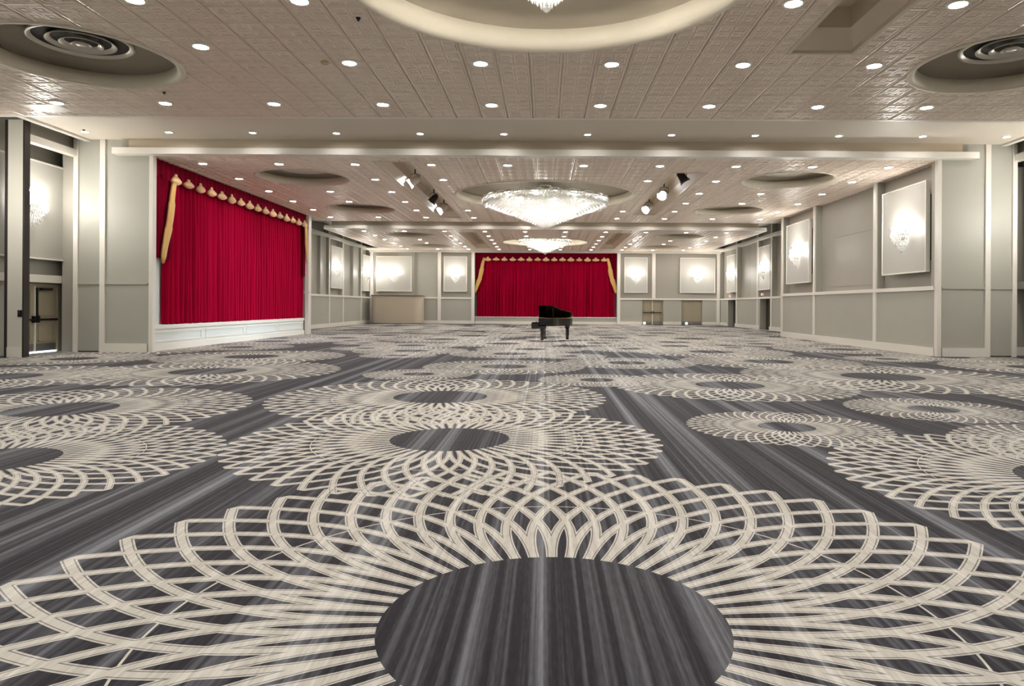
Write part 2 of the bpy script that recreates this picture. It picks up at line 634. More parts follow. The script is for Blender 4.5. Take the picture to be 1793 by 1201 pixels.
# recess soffits, fascias and edge trims
for a, b in ((Y1, Y2), (Y2E, Y3)):
    box('soffit', 'soffit', ceil, -14.2, 14.2, a - .1, b + .1, ZR, ZR + .1)
    box('edge_trim', 'trim_white', ceil, -13.5, 13.5, a - .02, a + .12, ZC - .02, ZC + .1)
    box('fascia', 'fascia', ceil, -13.5, 13.5, a + .06, a + .12, ZC + .1, ZR + .02)
for y in (Y2, Y3):
    hx = 12.9
    box('fascia', 'fascia', ceil, -hx, hx, y - .1, y - .02, ZC + .17, ZR + .02)
    box('flange', 'trim_white', ceil, -13.3, 13.3, y - .3, y + .02, ZC - .015, ZC + .18)
for s in (-1, 1):                       # slab edges beside the open slots
    for a, b in ((YB, Y1), (Y3, YF - 1.6)):
        box('slab_edge', 'trim_white', ceil, s * 13.33, s * 13.42, a, b, ZC - .02, ZC + .12)
    box('slot_end', 'soffit', ceil, s * 13.34, s * 15.0, YF - 1.6, YF, ZC - .005, ZC + .1)

# coffers
for cx, cy, R, dp, big in COFFERS:
    n = 64 if big else 40
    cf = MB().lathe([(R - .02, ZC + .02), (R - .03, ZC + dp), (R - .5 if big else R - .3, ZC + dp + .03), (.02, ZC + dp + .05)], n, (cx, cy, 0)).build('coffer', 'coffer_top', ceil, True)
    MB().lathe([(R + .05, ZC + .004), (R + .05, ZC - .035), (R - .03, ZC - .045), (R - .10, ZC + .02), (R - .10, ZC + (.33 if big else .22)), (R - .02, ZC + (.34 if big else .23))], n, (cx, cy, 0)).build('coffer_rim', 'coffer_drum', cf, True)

# rectangular lighting troughs
for a, b, c, e in TROUGHS:
    tr = MB()
    d, q = .62, .26
    lo = [(a, c), (b, c), (b, e), (a, e)]
    mi = [(a + q, c + .5), (b - q, c + .5), (b - q, e - .5), (a + q, e - .5)]
    tr.v = [(x, y, ZC) for x, y in lo] + [(x, y, ZC + .26) for x, y in mi] + [(x, y, ZC + d) for x, y in mi]
    tr.f = [(i + 4 * k, (i + 1) % 4 + 4 * k, (i + 1) % 4 + 4 + 4 * k, i + 4 + 4 * k) for k in (0, 1) for i in range(4)] + [(8, 9, 10, 11)]
    t = tr.build('light_trough', 'trough', ceil)
    fr = MB()
    wv = .05
    for q in ((a - .03, a + wv, c - .03, e + .03), (b - wv, b + .03, c - .03, e + .03), (a + wv, b - wv, c - .03, c + wv), (a + wv, b - wv, e - wv, e + .03)):
        fr.box(*q, ZC - .03, ZC + .05)
    fr.build('trough_frame', 'fascia', t)

# ------------------------------------------------------------------ walls
def strip(parent, name, m, *d):
    return box(name, m, parent, *d)

Z_RAIL0, Z_RAIL1 = 2.07, 2.20

def side_wall(name, s, X, ya, yb, vtrims, ztop, crown, holes=(), rec=.3, blank=False):
    """side wall whose room face is x = s*X: plain dado below the rail, recessed field above"""
    def bx(x0, x1, *r):
        return (s * x0, s * x1) + r
    lo = MB()
    ys = ya
    for h0, h1 in sorted(holes):
        lo.box(*bx(X, X + .5, ys, h0, 0, Z_RAIL0))
        ys = h1
    lo.box(*bx(X, X + .5, ys, yb, 0, Z_RAIL0))
    wl = lo.build(name, 'wall_paint', None, kind='structure')
    strip(wl, 'upper_field', 'recess_paint', *bx(X + rec, X + .5, ya, yb, Z_RAIL0, ztop))
    strip(wl, 'chair_rail', 'trim_white', *bx(X - .06, X + rec, ya, yb, Z_RAIL0, Z_RAIL1))
    ys = ya
    for h0, h1 in sorted(holes) + [(yb, yb)]:
        strip(wl, 'baseboard', 'trim_white', *bx(X - .06, X, ys, h0, 0, .26))
        ys = h1
    for y in vtrims:
        strip(wl, 'trim_strip', 'trim_white', *bx(X - .05, X + .02, y - .10, y + .10, .26, Z_RAIL0))
        strip(wl, 'trim_strip', 'trim_white', *bx(X - .05, X + .01, y - .10, y + .10, Z_RAIL1, ztop))
        strip(wl, 'bay_rib', 'wall_paint', *bx(X + .01, X + rec + .02, y - .09, y + .09, Z_RAIL1, ztop))
    if crown:
        strip(wl, 'crown_rail', 'trim_white', *bx(X - .12, X + rec, ya, yb, 6.05, 6.25))
    return wl

wr = side_wall('wall_right', 1, XP, YP + .35, YPE, (25.3, 31.0, YPE - .1), ZC, False)
strip(wr, 'access_panel', 'recess_paint', XP + .285, XP + .31, 26.1, 29.6, 4.5, 5.55)
strip(wr, 'access_panel', 'recess_paint', XP + .285, XP + .31, 25.6, 30.6, 2.4, 4.42)
strip(wr, 'wall_end', 'wall_paint', XP, XF + .5, YPE, YPE + .15, 0, ZL)
wlf = side_wall('wall_left_far', -1, XF, YPE + .3, YF, (46.3, 49.5, 54.4), ZL, True)
for y0, y1 in ((44.9, 46.1), (52.6, 54.2)):
    strip(wlf, 'flat_pier', 'wall_paint', -XF - .12, -XF - .35, y0, y1, Z_RAIL1, 6.05)
wrf = side_wall('wall_right_far', 1, XF, YPE + .15, YF, (44.1, 47.0, 52.1), ZL, True, holes=((44.45, 46.55), (52.5, 54.6)))
for y0, y1 in ((47.3, 49.0), ):
    strip(wrf, 'flat_pier', 'wall_paint', XF + .12, XF + .35, y0, y1, Z_RAIL1, 6.05)

# near side walls with their door alcoves, and the wall behind the viewpoint
for s, nm in ((-1, 'wall_left_near'), (1, 'wall_right_near')):
    wn = box(nm, 'wall_paint', None, s * XN, s * (XN + .4), YB, 22.4, 0, ZL, kind='structure')
    strip(wn, 'alcove_return', 'recess_paint', s * (XF + .02), s * XN, 22.0, 22.4, 0, 6.05)
    strip(wn, 'alcove_header', 'trim_white', s * (XF - .05), s * (XF + .2), 19.3, 22.0, 6.08, 6.28)
    strip(wn, 'alcove_upper', 'recess_paint', s * (XF + .2), s * (XF + .3), 19.3, 22.0, 6.28, ZL)
    strip(wn, 'soffit_edge', 'trim_white', s * 14.15, s * 14.32, Y1, Y2 + .2, ZR - .06, ZR + .12)
    strip(wn, 'door_header', 'trim_white', s * (XN - .28), s * XN, 18.4, 22.0, 2.13, 2.36)
    strip(wn, 'baseboard', 'trim_white', s * (XF + .05), s * XN, 21.93, 22.0, 0, .27)
    if s < 0:
        strip(wn, 'baseboard', 'trim_white', -XN, -XN + .06, YB, 18.8, 0, .27)
    strip(wn, 'chair_rail', 'trim_white', s * XN, s * (XN - .05), YB, 18.4, Z_RAIL0, Z_RAIL1)
box('wall_back', 'wall_paint', None, -XN - .3, XN + .3, YB - .3, YB, 0, ZL, kind='structure')

# piers at both ends of the projecting walls
def pier(name, s):
    p = box(name, 'wall_paint', None, s * XP, s * (XF + .02), YP, YP + (.35 if s > 0 else .13), 0, ZR + .05, kind='structure')
    y = YP
    strip(p, 'corner_trim', 'trim_white', s * (XP - .03), s * (XP + .09), y - .05, y + (.12 if s > 0 else .14), 0, ZR)
    strip(p, 'trim_strip', 'trim_white', s * 13.66, s * 13.82, y - .05, y, 0, ZR)
    strip(p, 'trim_strip', 'trim_white', s * 14.5, s * 14.64, y - .05, y + .3, 0, ZR)
    strip(p, 'baseboard', 'trim_white', s * (XP + .13), s * 13.66, y - .06, y, 0, .27)
    strip(p, 'chair_rail', 'wall_paint', s * (XP + .13), s * 13.66, y - .04, y, 2.10, 2.17)
    strip(p, 'chair_rail', 'wall_paint', s * 13.82, s * 14.5, y - .04, y, 2.10, 2.17)
    strip(p, 'pocket_slot', 'dark_slot', s * 13.84, s * 14.48, y - .03, y, 0, .035)
    return p
wlp = pier('wall_left_pier', -1)
box('wall_stage_return_near', 'stage_white', None, -XP - .46, -XP - .38, YP + .14, YP + 1.3, .831, 5.6, kind='structure')
wrp = pier('wall_right_pier', 1)
strip(wrp, 'side_baseboard', 'trim_white', XP - .06, XP, YP + .12, YP + .35, 0, .26)
strip(wrp, 'side_rail', 'trim_white', XP - .06, XP, YP + .12, YP + .35, Z_RAIL0, Z_RAIL1)
jl = box('wall_left_jamb', 'wall_paint', None, -XP - .02, -XF - .5, YPE, YPE + .3, 0, ZL, kind='structure')
strip(jl, 'corner_trim', 'trim_white', -XP + .04, -XP - .14, YPE - .06, YPE + .34, 0, ZC)
box('wall_stage_return_far', 'stage_white', None, -XP - .46, -XP - .38, YPE - .4, YPE, .831, 5.6, kind='structure')
strip(jl, 'rail_end', 'trim_white', -XP + .08, -XP - .2, YPE - .08, YPE, 2.1, 2.2)
# folding-wall leaf standing out of the left wall, with its dark edges
lf = thing('partition_leaf', 'tall grey folding-wall leaf with dark edge beside the sconce alcove', 'partition', (-14.7, 19.1, 0))
box('panel', 'leaf_paint', lf, -.22, .20, -.08, .08, .28, ZR)
box('kick_base', 'trim_white', lf, -.22, .20, -.10, .09, 0, .28)
box('dark_edge', 'dark_slot', lf, .20, .245, -.09, .12, 0, ZR)
box('dark_edge', 'dark_slot', lf, -.33, -.22, -.05, .08, 0, ZR)
sw = thing('card_reader', 'small black card reader box on the grey folding-wall leaf', 'card reader', (-14.56, 19.02, 1.12))
MB().box(-.05, .05, -.035, 0, 0, .19).build('housing', 'black_metal', sw)
MB().box(-.03, .03, -.045, -.035, .1, .16).build('face_plate', 'diffuser_dark', sw)

# far wall
SX0, SX1 = -5.85, 6.0
D1, D2 = (8.1, 9.85), (11.35, 13.1)
wfl = MB().box(-XF - .5, SX0, YF, YF + .4, 0, Z_RAIL0).build('wall_front', 'wall_paint', None, kind='structure')
wf = MB().box(SX1, D1[0], YF, YF + .4, 0, Z_RAIL0).box(D1[1], D2[0], YF, YF + .4, 0, Z_RAIL0).box(D2[1], XF + .5, YF, YF + .4, 0, Z_RAIL0)
wf = wf.build('wall_front_doors', 'wall_paint', None, kind='structure')
for q, a, b in ((wfl, -XF - .5, SX0), (wf, SX1, XF + .5)):
    strip(q, 'upper_field', 'recess_paint', a, b, YF + .15, YF + .4, Z_RAIL0, ZL)
    strip(q, 'chair_rail', 'trim_white', a, b, YF - .05, YF + .15, Z_RAIL0, Z_RAIL1)
box('trim_1', 'trim_white', None, -XF, XF, YF - .25, YF + .2, 5.93, 6.14, kind='structure')
for q, a, b in ((wfl, -XF, SX0), (wf, SX1, D1[0]), (wf, D1[1], D2[0]), (wf, D2[1], XF)):
    strip(q, 'baseboard', 'trim_white', a, b, YF - .06, YF, 0, .26)
for x in (-8.78, SX0 - .13, SX1 + .13, 9.05, -14.4, 14.4):
    strip(wfl if x < 0 else wf, 'trim_strip', 'trim_white', x - .13, x + .13, YF - .09, YF + .17, 2.2 if abs(x - 9.05) < .1 else 0, 5.93)
for x0, x1 in ((-10.6, -8.95), (-12.2, -10.9)):
    strip(wfl, 'flat_pier', 'wall_paint', x0, x1, YF + .08, YF + .2, Z_RAIL1, 5.93)
box('wall_stage_front', 'recess_paint', None, SX0, SX1, YF + .9, YF + 1.2, 0, ZL, kind='structure')

# ------------------------------------------------------------------ doors
def door(name, w, leaves, style='panic', parent_m='door_paint', hgt=2.02):
    """double door in its own frame: local x along the opening, front face at y = 0 looking to -y"""
    d = bpy.data.objects.new(name, None)
    COL.objects.link(d)
    d['kind'] = 'structure'
    fm = 'door_dark' if style == 'dark' else 'door_paint'
    MB().box(-w / 2 - .07, -w / 2, -.04, .12, 0, hgt + .07).build('jamb', fm, d)
    MB().box(w / 2, w / 2 + .07, -.04, .12, 0, hgt + .07).build('jamb', fm, d)
    MB().box(-w / 2, w / 2, -.04, .12, hgt, hgt + .07).build('head', fm, d)
    lw = w / leaves
    for k in range(leaves):
        a = -w / 2 + k * lw + .01
        b = a + lw - .02
        lfm = MB().box(a, b, 0, .05, .03, hgt - .01).build('leaf', fm, d)
        fr = 'door_dark' if style == 'dark' else 'door_paint'
        for z0, z1 in ((.35, .85), (1.12, 1.88)):
            q = MB()
            e = .035
            q.box(a + .14, b - .14, -.018, 0, z0, z0 + e).box(a + .14, b - .14, -.018, 0, z1 - e, z1).box(a + .14, a + .14 + e, -.018, 0, z0, z1).box(b - .14 - e, b - .14, -.018, 0, z0, z1)
            q.build('moulding', fr, lfm)
        if style == 'panic':
            MB().box(a + .04, b - .04, -.09, -.05, .98, 1.04).build('panic_bar', 'black_metal', lfm)
            cx = b - .06 if k == 0 and leaves == 2 else a + .06
            MB().box(cx - .04, cx + .04, -.10, 0, .92, 1.12).build('latch_box', 'black_metal', lfm)
        if style != 'dark':
            MB().box(a + .02, b - .02, -.008, 0, .04, .28).build('kick_plate', 'steel', lfm)
    if leaves == 2:
        MB().box(-.03, .03, -.03, .06, .02, hgt).build('mullion', 'panel_edge' if style == 'panic' else fm, d)
    return d

d1 = door('door_1', 1.68, 2)
d1.location = ((D1[0] + D1[1]) / 2, YF + .22, 0)
d2 = door('door_2', 1.68, 2, 'plain')
d2.location = ((D2[0] + D2[1]) / 2, YF + .22, 0)
for a, b in (D1, D2):
    strip(wf, 'door_back', 'door_dark', a - .05, b + .05, YF + .36, YF + .4, 0, 2.2)
# glowing boxes stand in for light at the foot of two far doors
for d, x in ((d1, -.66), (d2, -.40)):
    MB().box(x - .09, x + .09, -.06, -.012, .03, .22).build('door_foot_glow', 'daylight', d)
for nm, y in (('door_3', 45.5), ('door_4', 53.55)):
    q = door(nm, 1.9, 2, 'dark')
    q.location = (XF + .46, y, 0)
    q.rotation_euler = (0, 0, -PI / 2)
d5 = door('door_5', 1.86, 2)
d5.location = (-XN + .04, 20.62, 0)
d5.rotation_euler = (0, 0, PI / 2)
MB().box(-.9, .9, -.03, .0, .0, .05).build('daylight_glow_strip', 'daylight', d5)  # glowing strip painted in for daylight leaking under the door
MB().box(.18, .62, -.12, 0, 1.90, 1.97).build('door_closer', 'black_metal', d5)
MB().box(.02, .07, -.07, -.02, 1.1, 1.98).build('vertical_rod', 'black_metal', d5)

# exit signs over the right doors
for y, what in ((45.5, 'nearer'), (53.5, 'farther')):
    e = thing('exit_sign', f'small glowing red sign above the {what} dark doorway along far side wall', 'exit sign', (XF - .02, y + .4, 2.27))
    MB().box(-.06, .05, -.17, .17, 0, .18).build('housing', 'plastic_white', e)
    MB().box(-.066, -.06, -.14, .14, .025, .155).build('lit_face', 'sign_red', e)

# ------------------------------------------------------------------ lit wall panels and crystal sconces
def sconce_proto():
    """front looks to -y, wall plane at y = 0, origin at centre"""
    r = bpy.data.objects.new('crystal_sconce', None)
    COL.objects.link(r)
    bp = MB()
    o = [(.11 * math.cos(2 * PI * i / 20), .26 * math.sin(2 * PI * i / 20)) for i in range(20)]
    bp.v = [(x, 0, z) for x, z in o] + [(x * .8, -.045, z * .85) for x, z in o]
    bp.f = [tuple(range(20)), tuple(range(39, 19, -1))] + [(i, (i + 1) % 20, 20 + (i + 1) % 20, 20 + i) for i in range(20)]
    bp.build('backplate', 'silver', r)
    tips = []
    for ring, (rr, z, n) in enumerate(((.36, .08, 7), (.24, .34, 5))):
        for k in range(n):
            a = PI + PI * (k + .5) / n
            x, y = rr * math.cos(a), rr * math.sin(a) * .8 - .03
            arm = MB().tube([(0, -.04, z - .12), (x * .35, y * .45, z - .22), (x * .8, y * .85, z - .17), (x, y, z - .06)], .011, 6).build('arm', 'silver', r)
            MB().lathe([(.0, -.06), (.045, -.05), (.02, -.04), (.015, .03), (0, .03)], 8, (x, y, z)).build('candle_cup', 'silver', arm)
            MB().lathe([(.008, .03), (.034, .07), (.03, .10), (.002, .15)], 8, (x, y, z)).build('bulb', 'bulb', arm)
            tips.append((x, y, z))
    cr = MB()
    rg = random.Random(5)
    for rr, z, n in ((.12, .58, 7), (.2, .46, 10), (.36, .08, 17), (.42, -.02, 20), (.36, -.14, 17), (.29, -.25, 14), (.21, -.36, 11), (.13, -.46, 8), (.05, -.55, 4)):
        for k in range(n):
            a = PI + PI * (k + .5) / n
            cr.crystal(rr * math.cos(a), rr * math.sin(a) * .8 - .03, z + rg.uniform(-.015, .015), .022, .15)
    for x, y, z in tips:
        for k in range(4):
            a = k * PI / 2
            cr.crystal(x + .05 * math.cos(a), y + .05 * math.sin(a), z - .06, .013, .12)
    cr.build('crystal_drops', 'crystal', r, kind='stuff')
    return r

SCONCE = sconce_proto()
scount = [0]
def lit_panel(loc, rz, w, plabel, slabel, h=2.92, zc=4.12, dz=-.08, power=1.0):
    """framed panel hung on the wall (front looks to local -y) and the sconce mounted on it"""
    p = thing('wall_panel', plabel, 'wall panel', (loc[0], loc[1], zc - h / 2), rz, 'framed wall panels')
    e = .045
    MB().box(-w / 2 + e, w / 2 - e, -.115, .0, e, h - e).build('face', 'panel_face', p)
    for q in ((-w / 2, w / 2, -.14, .0, 0, e), (-w / 2, w / 2, -.14, .0, h - e, h), (-w / 2, -w / 2 + e, -.14, .0, e, h - e), (w / 2 - e, w / 2, -.14, .0, e, h - e)):
        MB().box(*q).build('frame_strip', 'panel_edge', p)
    MB().box(-w / 2 + .3, w / 2 - .3, 0, .24, .4, h - .4).build('mounting_block', 'dark_slot', p)
    s = SCONCE if scount[0] == 0 else copy_tree(SCONCE)
    scount[0] += 1
    n = Vector((0, -1, 0))
    n.rotate(Matrix.Rotation(rz, 3, 'Z'))
    q = Vector((loc[0], loc[1], zc + dz)) + n * .116
    s.location = q
    s.rotation_euler = (0, 0, rz)
    tag(s, slabel, 'wall sconce', 'crystal wall sconces')
    ld = bpy.data.lights.new('sconce_glow', 'POINT')
    ld.energy = P_SCONCE * power
    ld.color = (1, .97, .92)
    ld.shadow_soft_size = .16
    lo = bpy.data.objects.new('sconce_glow', ld)
    COL.objects.link(lo)
    lo.parent = s
    lo.location = (0, -.34, .06)

yp = YF + .05
lit_panel((-12.55, yp, 0), 0, 2.92, 'wide white framed panel above the curved beige screen on the far wall', 'crystal sconce on the wide panel above the curved beige screen')
lit_panel((-7.45, yp, 0), 0, 1.92, 'narrow white framed panel beside the far stage curtain, nearer the beige screen', 'crystal sconce on narrow far panel between beige screen and far red curtain')
lit_panel((7.55, yp, 0), 0, 1.92, 'narrow white framed panel beside the far stage curtain, above the panic-bar doors', 'crystal sconce on narrow far panel above the panic-bar double doors')
lit_panel((12.68, yp, 0), 0, 2.92, 'wide white framed panel above the plain far doors with bright door foot', 'crystal sconce on the wide far panel above the plain double doors')
x = XF + .1
lit_panel((-x, 47.95, 0), PI / 2, 2.5, 'white framed panel past the near stage curtain, nearer of the two there', 'crystal sconce just past the near stage curtain, nearer of the two there')
lit_panel((-x, 55.9, 0), PI / 2, 2.2, 'white framed panel past the near stage curtain, in the far corner', 'crystal sconce in the far corner next to the curved beige screen', power=.45)
lit_panel((x, 45.6, 0), -PI / 2, 2.4, 'white framed panel over the nearer dark doorway past the bays', 'crystal sconce over the nearer dark doorway past the bays')
lit_panel((x, 53.7, 0), -PI / 2, 2.4, 'white framed panel over the farther dark doorway, by the room corner', 'crystal sconce over the farther dark doorway, by the room corner')
x = XP + .03
lit_panel((x, 23.2, 0), -PI / 2, 2.85, 'large white framed panel in the nearest bay facing the red curtain', 'crystal sconce in the nearest bay facing the side stage curtain')
lit_panel((x, 32.9, 0), -PI / 2, 2.95, 'white framed panel in the last bay facing the red curtain', 'crystal sconce in the last bay facing the side stage curtain')
lit_panel((-XN + .2, 20.15, 0), PI / 2, 2.95, 'white framed panel above the alcove door with a black panic bar', 'crystal sconce in the alcove above the panic-bar door at picture edge', zc=4.28, dz=.1)
lit_panel((XN - .2, 19.6, 0), -PI / 2, 2.95, 'white framed panel in the alcove facing the near door, outside the view', 'crystal sconce in the alcove facing the near door, outside the view', zc=4.28)

for y, wd in ((17.2, 'nearer'), (6.5, 'farther')):  # unseen sconces added to light the near ceiling and partition leaf
    for q, nm in ((-1, 'side stage'), (1, 'panelled bay')):
        lit_panel((q * (XN - .05), y, 0), -q * PI / 2, 2.95, f'white framed panel on the near wall, {nm} side, {wd} to the alcove, unseen, added',
                  f'crystal sconce on the near wall, {nm} side, {wd} to the alcove, unseen, added', zc=4.28)

# ------------------------------------------------------------------ stages and curtains
def drape_mesh(length, z0, z1, seed, amp=.12, pitch=.27):
    rg = random.Random(seed)
    n = int(length / .035)
    ph, off = 0, []
    p = pitch
    for i in range(n + 1):
        s = length * i / n
        if i % 12 == 0:
            p = pitch * rg.uniform(.75, 1.35)
            am = amp * rg.uniform(.55, 1.15)
        ph += 2 * PI * (length / n) / p
        off.append((s, am * math.sin(ph) + .02 * math.sin(s * 2.3)))
    mb = MB()
    rows = 7
    for k in range(rows):
        z = z0 + (z1 - z0) * k / (rows - 1)
        f = 1.0 - .45 * (k / (rows - 1)) ** 2
        for s, o in off:
            wob = .018 * math.sin(s * 7 + k * 1.3)
            zz = z + (.018 * math.sin(s * 19) if k == 0 else 0)
            mb.v.append((s + wob * .5, o * f + wob, zz))
    m = n + 1
    for k in range(rows - 1):
        for i in range(n):
            mb.f.append((k * m + i, k * m + i + 1, (k + 1) * m + i + 1, (k + 1) * m + i))
    return mb

def tassel(w, h):
    """pale fan-shaped swag knot: knob on top, spread body, scalloped foot"""
    mb = MB()
    n = 14
    prof = [(.14, .5), (.30, .42), (.26, .30), (.70, .08), (1.0, -.12), (.92, -.30), (.5, -.45), (.1, -.5)]
    o = len(mb.v)
    for r, z in prof:
        for i in range(n):
            a = 2 * PI * i / n
            mb.v.append((w / 2 * r * math.cos(a), .12 * r * math.sin(a) * (1 + .25 * math.cos(6 * a)), z * h))
    for k in range(len(prof) - 1):
        for i in range(n):
            j = (i + 1) % n
            mb.f.append((o + k * n + i, o + k * n + j, o + (k + 1) * n + j, o + (k + 1) * n + i))
    mb.f.append(tuple(range(n))[::-1])
    mb.f.append(tuple(o + (len(prof) - 1) * n + i for i in range(n)))
    return mb

def jabot(s, z0, z1, w):
    """gathered gold side tail: narrow top, cascading stepped inner edge, pointed foot leaning outwards"""
    mb = MB()
    rows, n = 24, 16
    for k in range(rows + 1):
        t = k / rows
        z = z1 + (z0 - z1) * t
        step = (t * 3.2) % 1.0
        ww = w * (.42 + .75 * math.sin(PI * min(1, t * .8 + .06))) * (1 - .24 * step) * (1 if t < .9 else 1.25 - (t - .9) * 11 * 1.1)
        ww = max(ww, .03)
        cx = s * (.70 * t ** 1.1 + .03 * math.sin(t * 9))
        for i in range(n):
            a = 2 * PI * i / n
            fold = 1 + .35 * math.cos(5 * a + 3 * t)
            mb.v.append((cx + ww / 2 * math.cos(a), .055 * math.sin(a) * fold, z + .05 * math.cos(3 * a) * t))
    for k in range(rows):
        for i in range(n):
            j = (i + 1) % n
            mb.f.append((k * n + i, k * n + j, (k + 1) * n + j, (k + 1) * n + i))
    mb.f.append(tuple(range(n))[::-1])
    mb.f.append(tuple(rows * n + i for i in range(n)))
    return mb

def stage_curtain(loc, rz, label, length, z0, ztop, ztas, zjab, ntas, seed, over=(0, 0), jx=.3, km=.35):
    """local x runs along the curtain, front looks to -y"""
    c = thing('stage_curtain', label, 'curtain', loc, rz)
    half = length / 2
    for k in range(2):
        d = drape_mesh(half + .1, z0, ztas + .1, seed + k).build('drape', 'velvet', c, True)
        d.location = (k * half - (0 if k == 0 else .1), .0 if k == 0 else .06, 0)
    v = MB()
    n = 240
    L0, L1 = -over[0], length + over[1]
    for z, f in ((ztop, .6), (ztas + .05, 1.0)):
        for i in range(n + 1):
            s = L0 + (L1 - L0) * i / n
            sc = .0 if f < 1 else -.16 * abs(math.sin(PI * (s - km) / ((length - 2 * km) / (ntas - 1))))
            v.v.append((s, -.14 + .02 * f * math.sin(s * 21), z + sc))
    for i in range(n):
        v.f.append((i, i + 1, n + 2 + i, n + 1 + i))
    v.build('valance', 'velvet_shaded', c, True)
    me = tassel(.58, .34).mesh('swag_knot', 'gold_pale', True)
    for k in range(ntas):
        s = km + (length - 2 * km) * k / (ntas - 1)
        t = obj('swag_knot', me, c)
        t.location = (s, -.19, ztas)
        t.scale = (1 + .08 * math.sin(k * 2.1), 1, 1 + .1 * math.cos(k * 3.7))
    for s, xx in ((-1, jx), (1, length - jx)):
        j = jabot(s, zjab, ztas + .1, .36).build('jabot', 'gold_cloth', c, True)
        j.location = (xx, -.2, 0)
    for a, b in ((L0, .3), (length - .3, L1)):
        lg = MB()
        m = 24
        for z in (zjab + .12, ztop):
            for i in range(m + 1):
                q = a + (b - a) * i / m
                lg.v.append((q, -.09 + .03 * math.sin(q * 30), z))
        lg.f = [(i, i + 1, m + 2 + i, m + 1 + i) for i in range(m)]
        lg.build('side_leg', 'velvet_shaded', c, True)
    return c

# side stage: runs along y at x = -12.5, front looks to +x
stage_curtain((-XP - .24, 22.36, 0), PI / 2, 'long crimson stage curtain with gold swag knots along the side wall', 12.86, .85, ZC - .01, 5.62, 2.85, 16, 11, (.88, .05))
st = thing('stage_platform', 'low white panelled stage front under the side stage curtain', 'stage', (-XP - .2, YP + .16, 0))
ln = YPE - YP - .26
box('deck', 'stage_white', st, -1.9, 0, 0, ln, 0, .70)
box('ledge', 'panel_edge', st, -1.9, .05, 0, ln, .70, .83)
box('baseboard', 'panel_edge', st, 0, .05, 0, ln, 0, .2)
for k in range(4):
    a, b = ln * k / 4 + .15, ln * (k + 1) / 4 - .15
    q = MB()
    e = .05
    q.box(0, .025, a, b, .27, .27 + e).box(0, .025, a, b, .62 - e, .62).box(0, .025, a, a + e, .27 + e, .62 - e).box(0, .025, b - e, b, .27 + e, .62 - e)
    q.build('panel_moulding', 'panel_edge', st)
box('wall_stage_back', 'recess_paint', None, -XF - .5, -XF, YP + .13, YPE, 0, ZL, kind='structure')

# far stage
stage_curtain((SX0 + .15, YF + .42, 0), 0, 'crimson stage curtain with pink-gold swag knots on the far wall', SX1 - SX0 - .3, .62, 5.95, 5.42, 2.6, 15, 31, (.12, .12), .62, .92)
st2 = thing('stage_platform', 'plain grey stage front under the far red curtain behind the piano', 'stage', (SX0, YF + .1, 0))
ln = SX1 - SX0
box('deck', 'wall_paint', st2, 0.01, ln - .01, 0, .75, 0, .54)
box('ledge', 'trim_white', st2, 0.01, ln - .01, -.04, .75, .54, .60)
box('baseboard', 'trim_white', st2, 0.01, ln - .01, -.05, 0, 0, .22)

# curved beige screen in the far corner
sc_ = thing('service_screen', 'tall beige curved-end service screen with dark top in the far corner', 'service screen', (-12.05, 55.2, 0))
def rr_outline(hw, d, r, n=8):
    o = [(-hw, d)]
    for i in range(n + 1):
        a = PI + PI / 2 * i / n
        o.append((-hw + r + r * math.cos(a), r + r * math.sin(a)))
    for i in range(n + 1):
        a = 1.5 * PI + PI / 2 * i / n
        o.append((hw - r + r * math.cos(a), r + r * math.sin(a)))
    o.append((hw, d))
    return o
MB().prism(rr_outline(2.02, 1.66, .55), .06, 2.25).build('body', 'screen_beige', sc_)
MB().prism(rr_outline(1.96, 1.64, .5), 0, .06).build('plinth', 'screen_top', sc_)
MB().prism([(x, y - .08) for x, y in rr_outline(2.1, 1.74, .6)], 2.25, 2.32).build('top_ledge', 'screen_top', sc_)

